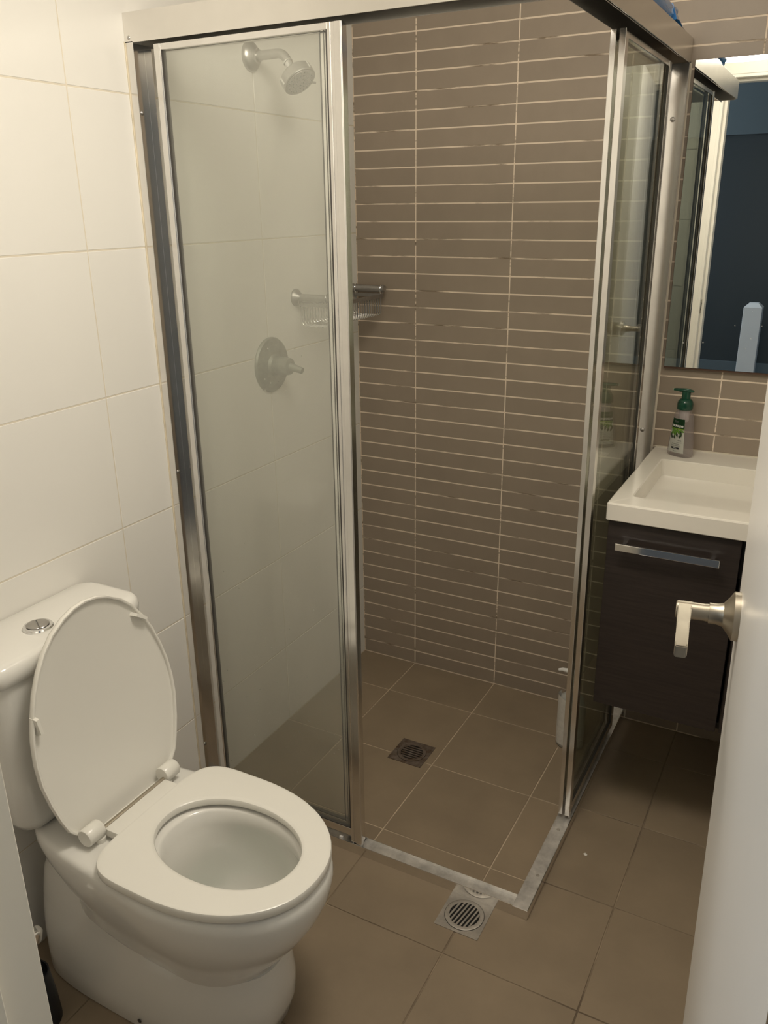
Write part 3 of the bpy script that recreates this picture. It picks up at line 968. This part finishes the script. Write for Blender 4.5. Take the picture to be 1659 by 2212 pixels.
obj('bottle_body', loft([ring(p[0]) for p in prof]), M_bottle, sp_, smooth=True, angle=60)
M_pumpin = mat('milky_pump_tube', (0.55, 0.50, 0.49, 1), 0.4)
obj('pump_chamber', lathe([(0.012, 0.094), (0.013, 0.097), (0.013, 0.128), (0.012, 0.130)], (0, 0, 0), (0, 0, 1), 20), M_pumpin, sp_, smooth=True, angle=30)
obj('dip_tube', tube([(0.001, 0, 0.006), (0.001, 0, 0.05), (0, 0, 0.096)], 0.0028, 8), M_pumpin, sp_, smooth=True)


def lab_pt(x, z, off):
    """point on the bottle's -y side at width x, height z"""
    rx, ry = brad(z)
    t = max(-0.98, min(0.98, x / rx))
    e = 2 / .85
    y = -ry * (1 - abs(t) ** e) ** (1 / e)
    return (x, y - off, z)


def patch(name, m, edge, z0, z1, off, parent, n=14, k=12):
    """edge(z) -> (xleft, xright)"""
    bm = bmesh.new()
    V = []
    for i in range(k + 1):
        z = z0 + (z1 - z0) * i / k
        a, b = edge(z)
        V.append([bm.verts.new(lab_pt(a + (b - a) * j / n, z, off)) for j in range(n + 1)])
    for i in range(k):
        for j in range(n):
            bm.faces.new((V[i][j], V[i][j + 1], V[i + 1][j + 1], V[i + 1][j]))
    bmesh.ops.solidify(bm, geom=bm.faces[:], thickness=0.0001)
    return obj(name, bm, m, parent, smooth=True, angle=60)


wl = lambda z: (-0.0235 + 0.052 * (z - .012) * .9 * .16, 0.0225 - (z - .012) * 0.055)
wl = lambda z: (-0.0245 + (z - .012) * 0.075, 0.0245 - (z - .012) * 0.075)
lab = patch('front_label', M_label, wl, 0.012, 0.103, 0.0004, sp_)
patch('label_band', M_lgreen, wl, 0.0775, 0.103, 0.0008, lab, k=5)
patch('label_stripe', M_lime, wl, 0.0745, 0.0778, 0.0009, lab, k=2)


def leaf(cx, cz, ln, wd, ang_, m, off):
    bm = bmesh.new()
    c, s = math.cos(ang_), math.sin(ang_)
    top = []
    for t, h in ((0, 0), (.2, .6), (.5, 1), (.8, .6), (1, 0), (.8, -.6), (.5, -1), (.2, -.6)):
        px, pz = (t - .5) * ln, h * wd / 2
        top.append(bm.verts.new(lab_pt(cx + px * c - pz * s, cz + px * s + pz * c, off)))
    bm.faces.new(top)
    bmesh.ops.solidify(bm, geom=bm.faces[:], thickness=0.0001)
    return bm


lf = [(-.012, .069, .022, .008, -1.0), (-.003, .066, .024, .008, -1.9), (.006, .068, .022, .008, -.7), (.012, .064, .018, .007, -1.3), (-.016, .062, .016, .006, -2.1), (.001, .060, .014, .006, -1.2), (.014, .071, .014, .006, -.3), (-.008, .073, .016, .006, -.5)]
for a in lf:
    obj('label_leaf', leaf(*a, M_lleaf, 0.0012), M_lleaf if random.random() < .7 else M_lolive, lab)
for cx, cz in ((-.014, .053), (-.006, .053), (-.017, .058), (.010, .056)):
    obj('label_olive', leaf(cx, cz, .010, .006, -1.3, M_lolive, 0.0014), M_lolive, lab)


def text(body, size, x, z, m, parent, off=0.0016, bold=0.0, sx=1.0):
    cu = D.curves.new('label_text', 'FONT')
    cu.body = body
    cu.size = size
    cu.align_x = 'CENTER'
    cu.align_y = 'CENTER'
    cu.extrude = 0.00012
    cu.offset = bold
    cu.resolution_u = 2
    tmp = D.objects.new('label_text', cu)
    COL.objects.link(tmp)
    dg = bpy.context.evaluated_depsgraph_get()
    me = D.meshes.new_from_object(tmp.evaluated_get(dg))
    D.objects.remove(tmp)
    for vv in me.vertices:
        px, py, pz = lab_pt(x + vv.co.x * sx, z + vv.co.y, off - vv.co.z)
        vv.co = (px, py, pz)
    me.materials.clear()
    me.materials.append(m)
    o = D.objects.new('label_text', me)
    link(o, parent)
    return o


text('PALMOLIVE', 0.0072, 0, 0.0835, M_pwhite, lab, bold=0.00025, sx=0.92)
text('Eco', 0.0075, -0.004, 0.0955, M_pgrey, lab)
text('95%', 0.0065, 0.011, 0.0455, M_pgrey, lab)
text('natural origin', 0.0028, 0.011, 0.0405, M_pgrey, lab)
text('Antibacterial', 0.0042, 0, 0.0355, M_pgrey, lab)
text('Foaming Handwash', 0.0036, 0, 0.0313, M_pgrey, lab)
patch('label_pill', M_print, lambda z: (-0.012, 0.012), 0.0215, 0.0265, 0.0009, lab, k=2)
text('REFILL', 0.0036, 0.001, 0.024, M_pwhite, lab)
text('250 mL', 0.0034, 0, 0.0165, M_pgrey, lab)

obj('pump_collar', lathe([(0.0198, 0.1265), (0.0205, 0.128), (0.0203, 0.141), (0.0185, 0.148), (0.0145, 0.153), (0.0105, 0.1555)], (0, 0, 0), (0, 0, 1), 32), M_green, sp_, smooth=True, angle=50)
pt = lathe([(0.0113, 0.152), (0.0110, 0.172), (0.0105, 0.1735), (0.0, 0.1740)], (0, 0, 0), (0, 0, 1), 24)
rr = []
for t, hw, z0, z1 in ((0.019, 0.002, 0.1725, 0.1755), (0.015, 0.0085, 0.1715, 0.1785), (0.0, 0.0105, 0.171, 0.1815), (-0.015, 0.009, 0.1715, 0.181), (-0.026, 0.0055, 0.173, 0.1805), (-0.0325, 0.0042, 0.1735, 0.1795)):
    rr.append([(t, hw * math.cos(a), (z0 + z1) / 2 + (z1 - z0) / 2 * math.sin(a)) for a in [2 * math.pi * k / 14 for k in range(14)]])
loft(rr, bm=pt)
hd2 = obj('pump_head', pt, M_green, sp_, smooth=True, angle=50)
hd2.rotation_euler = (0, 0, math.radians(28))
nz_ = obj('nozzle', lathe([(0.0034, 0), (0.0034, 0.0012), (0, 0.0012)], (-0.0322, 0, 0.1765), (-1, 0, 0), 12), mat('nozzle_pale_green', (0.35, 0.5, 0.36, 1), 0.4), hd2)

# ------------------------------------------------------------------ toilet
Y0 = -1.387
tl = thing('toilet', 'white close coupled toilet with its lid raised against the cistern', 'toilet', (0.02, Y0, 0))
OX = -0.02      # local x = world x + OX


def egg(xc, F, B, Wd, z, nf=2.15, nb=3.2, taper=0.0, n=56, dy=0):
    pts = []
    for k in range(n):
        a = 2 * math.pi * k / n
        c, s = math.cos(a), math.sin(a)
        if c >= 0:
            x = F * abs(c) ** (2 / nf); y = math.copysign(abs(s) ** (2 / nf), s)
            t = 1
        else:
            x = -B * abs(c) ** (2 / nb); y = math.copysign(abs(s) ** (2 / nb), s)
            t = 1 - taper * abs(x) / B
        pts.append((xc + x + OX, y * Wd * t + dy, z))
    return pts


# pan: outside up, over the rim, inside down
xc = 0.44
R_ = [egg(xc, .150, .19, .112, 0.165, nb=4.5),
      egg(xc, .160, .24, .1215, 0.190, nb=4.5),
      egg(xc, .187, .28, .136, 0.222, nb=4.0),
      egg(xc, .216, .30, .152, 0.262, nb=3.0, taper=.05),
      egg(xc, .240, .325, .166, 0.302, nb=3.6, taper=.10),
      egg(xc, .256, .342, .1745, 0.340, nb=5, taper=.17),
      egg(xc, .262, .350, .1775, 0.372, nb=6, taper=.19),
      egg(xc, .260, .350, .1770, 0.388, nb=6, taper=.19),
      egg(xc, .255, .347, .1725, 0.396, nb=6, taper=.19),
      egg(xc, .246, .342, .1650, 0.3985, nb=6, taper=.19),
      egg(xc + .06, .150, .145, .108, 0.3985, nf=2.1, nb=2.2),
      egg(xc + .06, .144, .139, .102, 0.394, nf=2.1, nb=2.2),
      egg(xc + .06, .142, .137, .100, 0.365, nf=2.1, nb=2.2),
      egg(xc + .06, .147, .128, .105, 0.352, nf=2.1, nb=2.2),
      egg(xc + .058, .143, .122, .103, 0.300, nf=2.1, nb=2.2),
      egg(xc + .050, .136, .115, .098, 0.255, nf=2.1, nb=2.2),
      egg(xc + .035, .120, .100, .086, 0.222, nf=2.1, nb=2.2),
      egg(xc + .015, .095, .080, .070, 0.200, nf=2.1, nb=2.2),
      egg(xc, .070, .064, .050, 0.188, nf=2.0, nb=2.0)]
pan = obj('pan', loft(R_), M_ceramic, tl, smooth=True, angle=60)
obj('water', loft([egg(xc + .007, .083, .070, .060, 0.1955, nf=2.1, nb=2.2), egg(xc + .007, .084, .071, .061, 0.197, nf=2.1, nb=2.2)]), M_water, pan)
# pedestal with skirted sides
R_ = [egg(.36, .222, .31, .134, 0.0, nf=2.5, nb=5), egg(.36, .232, .318, .137, 0.008, nf=2.5, nb=5), egg(.36, .243, .322, .134, 0.05, nf=2.5, nb=5), egg(.36, .249, .325, .129, 0.105, nf=2.4, nb=5),
      egg(.36, .243, .325, .122, 0.155, nf=2.4, nb=5), egg(.36, .239, .323, .119, 0.176, nf=2.4, nb=5), egg(.36, .008, .322, .1188, 0.179, nf=5, nb=5), egg(.36, .008, .322, .118, 0.19, nf=5, nb=5), egg(.36, .008, .310, .112, 0.25, nf=5, nb=5), egg(.36, .006, .285, .105, 0.31, nf=5, nb=5, taper=.06), egg(.36, .004, .262, .10, 0.345, nf=5, nb=5, taper=.08)]
ped = obj('pedestal', loft(R_), M_ceramic, tl, smooth=True, angle=60)
obj('fixing_hole', lathe([(0.0045, 0), (0.0045, 0.0012), (0, 0.0014)], (0.35 + OX, -0.1375, 0.026), (0, -1, 0), 12), M_rubber, ped)

# cistern
def rr3(x0, x1, y0, y1, z, r):
    return [(a + OX, b, c) for a, b, c in rrect(x0, x1, y0, y1, z, r, 6)]


HWc = 0.178
R_ = [rr3(.012, .130, -.125, .125, .3985, .03), rr3(.008, .142, -.150, .150, .408, .035), rr3(.005, .149, -.162, .162, .430, .035), rr3(.003, .153, -.168, .168, .52, .035), rr3(.002, .158, -HWc, HWc, .738, .035)]
cis = obj('cistern', loft(R_), M_ceramic, tl, smooth=True, angle=50)
R_ = [rr3(.002, .160, -.181, .181, .738, .036), rr3(.001, .1665, -.1875, .1875, .742, .038), rr3(.001, .168, -.189, .189, .762, .038), rr3(.001, .166, -.187, .187, .774, .037), rr3(.003, .160, -.181, .181, .7805, .035), rr3(.006, .150, -.172, .172, .7825, .03)]
lidc = obj('cistern_lid', loft(R_), M_ceramic, tl, smooth=True, angle=60)
bt = obj('button_ring', lathe([(0.0285, 0), (0.029, 0.002), (0.027, 0.005), (0.0225, 0.0058), (0.0225, 0.004), (0, 0.004)], (0.093 + OX, -0.022, .7825), (0, 0, 1), 36), M_chrome, tl, smooth=True, angle=30)
for s in (0, 1):
    pts = []
    for k in range(15):
        a = math.radians(-88 + 176 * k / 14) + (math.pi if s else 0) + math.radians(60)
        pts.append((0.093 + OX + 0.0213 * math.cos(a), -0.022 + 0.0213 * math.sin(a)))
    obj('flush_button', prism(pts, .7865, .7905, 0.0010), M_dullchrome, bt, smooth=True, angle=40)

# seat ring
n = 64
out = lambda z, g=0: egg(.45, .249 + g, .150 + g, .1775 + g, z, nf=2.15, nb=5.0, n=n)
inn = lambda z, g=0: egg(.495, .150 + g, .147 + g, .1045 + g, z, nf=2.1, nb=2.1, n=n)
sr = [out(.4035, -.005), out(.4045, -.001), out(.408, 0), out(.4190, 0), out(.4218, -.0012), out(.4229, -.0038), out(.4231, -.008),
      inn(.4230, .010), inn(.4226, .006), inn(.4200, .0018), inn(.416, 0), inn(.409, 0), inn(.4045, .003)]
bm = loft(sr + [sr[0]], False, False)
bmesh.ops.remove_doubles(bm, verts=bm.verts[:], dist=1e-6)
# hinge tongue
box(.268 + OX, .335 + OX, -.084, .084, .4045, .4225, .003, 2, bm=bm)
seat = obj('seat', bm, M_seat, tl, smooth=True, angle=32)
obj('hinge_pin', lathe([(0.006, -.118), (0.006, .118)], (.262 + OX, 0, .416), (0, 1, 0), 14), M_satin, seat, smooth=True)
for s in (-1, 1):
    obj('hinge_foot', lathe([(0.012, .3985), (0.012, .408), (0.008, .412)], (.262 + OX, s * .092, 0), (0, 0, 1), 16), M_seat, seat, smooth=True)

# raised lid: local frame  s along the lid, y across, d towards the bowl
ltab = [(-.045, .095), (-.03, .118), (-.015, .134), (0, .146), (.03, .157), (.07, .168), (.12, .177), (.165, .178), (.21, .173), (.25, .163), (.29, .149), (.325, .131), (.355, .110), (.38, .085), (.398, .055), (.408, .027), (.411, 0)]


def lid_outline(inset):
    pts = []
    cs, cy = 0.2, 0.0
    left = [(s, h) for s, h in ltab]
    full = [(s, h) for s, h in left] + [(s, -h) for s, h in left[-2::-1]]
    # smooth resample
    P = [Vector((a, b)) for a, b in full]
    res = []
    for i, p in enumerate(P):
        a = P[i - 1] if i else P[-1]
        b = P[(i + 1) % len(P)]
        tan = (b - a).normalized()
        nrm = Vector((tan.y, -tan.x))
        if nrm.dot(Vector((cs, 0)) - p) < 0: nrm = -nrm
        res.append(p + nrm * inset)
    return res


lm = 0.10
dirs = Vector((-lm, 0, 1)).normalized()
dird = Vector((1, 0, lm)).normalized()
base = Vector((.237 + OX, .009, .440))


def lp(s, y, d):
    return base + dirs * s + Vector((0, y, 0)) + dird * d


def lring(inset, d):
    return [lp(p.x, p.y, d) for p in lid_outline(inset)]


R_ = [lring(.006, -.013), lring(.002, -.0115), lring(0, -.007), lring(0, -.001), lring(.0012, .0008), lring(.0045, .0008), lring(.0058, -.0006), lring(.0062, -.0052), lring(.011, -.0072)]
lid = obj('lid', loft(R_), M_seat, tl, smooth=True, angle=50)
for (s, y, rot) in ((.325, .120, 0.0), (.235, -.157, 0)):
    t = Vector((.6, -.8)) if y > 0 else Vector((1, -.12))
    t.normalize()
    nrm = Vector((-t.y, t.x))
    bm = bmesh.new()
    vs = []
    for a, b, d in ((-1, -1, 0), (1, -1, 0), (1, 1, 0), (-1, 1, 0), (-.8, -.8, 1), (.8, -.8, 1), (.8, .8, 1), (-.8, .8, 1)):
        q = Vector((s, y)) + t * a * .019 + nrm * b * .004
        vs.append(bm.verts.new(lp(q.x, q.y, -.0075 + d * .016)))
    for f in ((0, 1, 2, 3), (4, 5, 6, 7), (0, 1, 5, 4), (1, 2, 6, 5), (2, 3, 7, 6), (3, 0, 4, 7)):
        bm.faces.new([vs[i] for i in f])
    obj('bumper', bm, M_seat, lid)
for s in (-1, 1):
    y0, y1 = (.086, .124) if s > 0 else (-.124, -.086)
    bar = lathe([(0.0165, y0), (0.0180, y0 + .002), (0.0180, y1 - .002), (0.0165, y1)], (.258 + OX, 0, .424), (0, 1, 0), 24)
    obj('hinge_barrel', bar, M_seat, lid, smooth=True, angle=40)

# toilet brush in the gap behind the pan
br = thing('toilet_brush', 'black toilet brush pot with a chrome tipped handle beside the toilet', 'toilet brush', (0.154, -1.603, 0))
obj('pot', lathe([(0.040, 0), (0.043, 0.003), (0.041, 0.05), (0.036, 0.10), (0.034, 0.125), (0.031, 0.125), (0.031, 0.10)], (0, 0, 0), (0, 0, 1), 28), M_brush, br, smooth=True, angle=40)
obj('handle', tube([(0.0, 0, 0.10), (0.018, 0.002, 0.18), (0.03, 0.004, 0.228)], 0.006, 12), M_brush, br, smooth=True)
obj('handle_cap', lathe([(0.009, 0), (0.0125, 0.003), (0.0125, 0.026), (0.010, 0.031), (0, 0.032)], (0.029, 0.004, 0.222), (0.3, 0.0, 1), 20), M_chrome, br, smooth=True, angle=40)

# scrap of tissue on the floor
bm = bmesh.new()
bmesh.ops.create_icosphere(bm, subdivisions=2, radius=0.0045)
for vv in bm.verts:
    k = 1 + random.uniform(-.3, .3)
    vv.co = Vector((vv.co.x * k * 1.1, vv.co.y * k, abs(vv.co.z) * .5 * k))
ln_ = obj('tissue_scrap', bm, M_lint, loc=(0.9994, -0.6442, 0.0))
ln_['label'] = 'tiny white scrap on the floor tile beside the shower sill'
ln_['category'] = 'scrap'

# hall newel post, seen in the mirror
nw = thing('newel_post', 'white square stair post with a chamfered top, seen in the mirror', 'post', (0.872, -3.30, 0))
obj('shaft', box(-.052, .052, -.052, .052, 0, .93, 0.002), M_newel, nw)
a = .052
c = .026
R_ = [[(-a, -a, .93), (a, -a, .93), (a, a, .93), (-a, a, .93)], [(-c, -c, .955), (c, -c, .955), (c, c, .955), (-c, c, .955)]]
obj('cap', loft(R_), M_newel, nw)
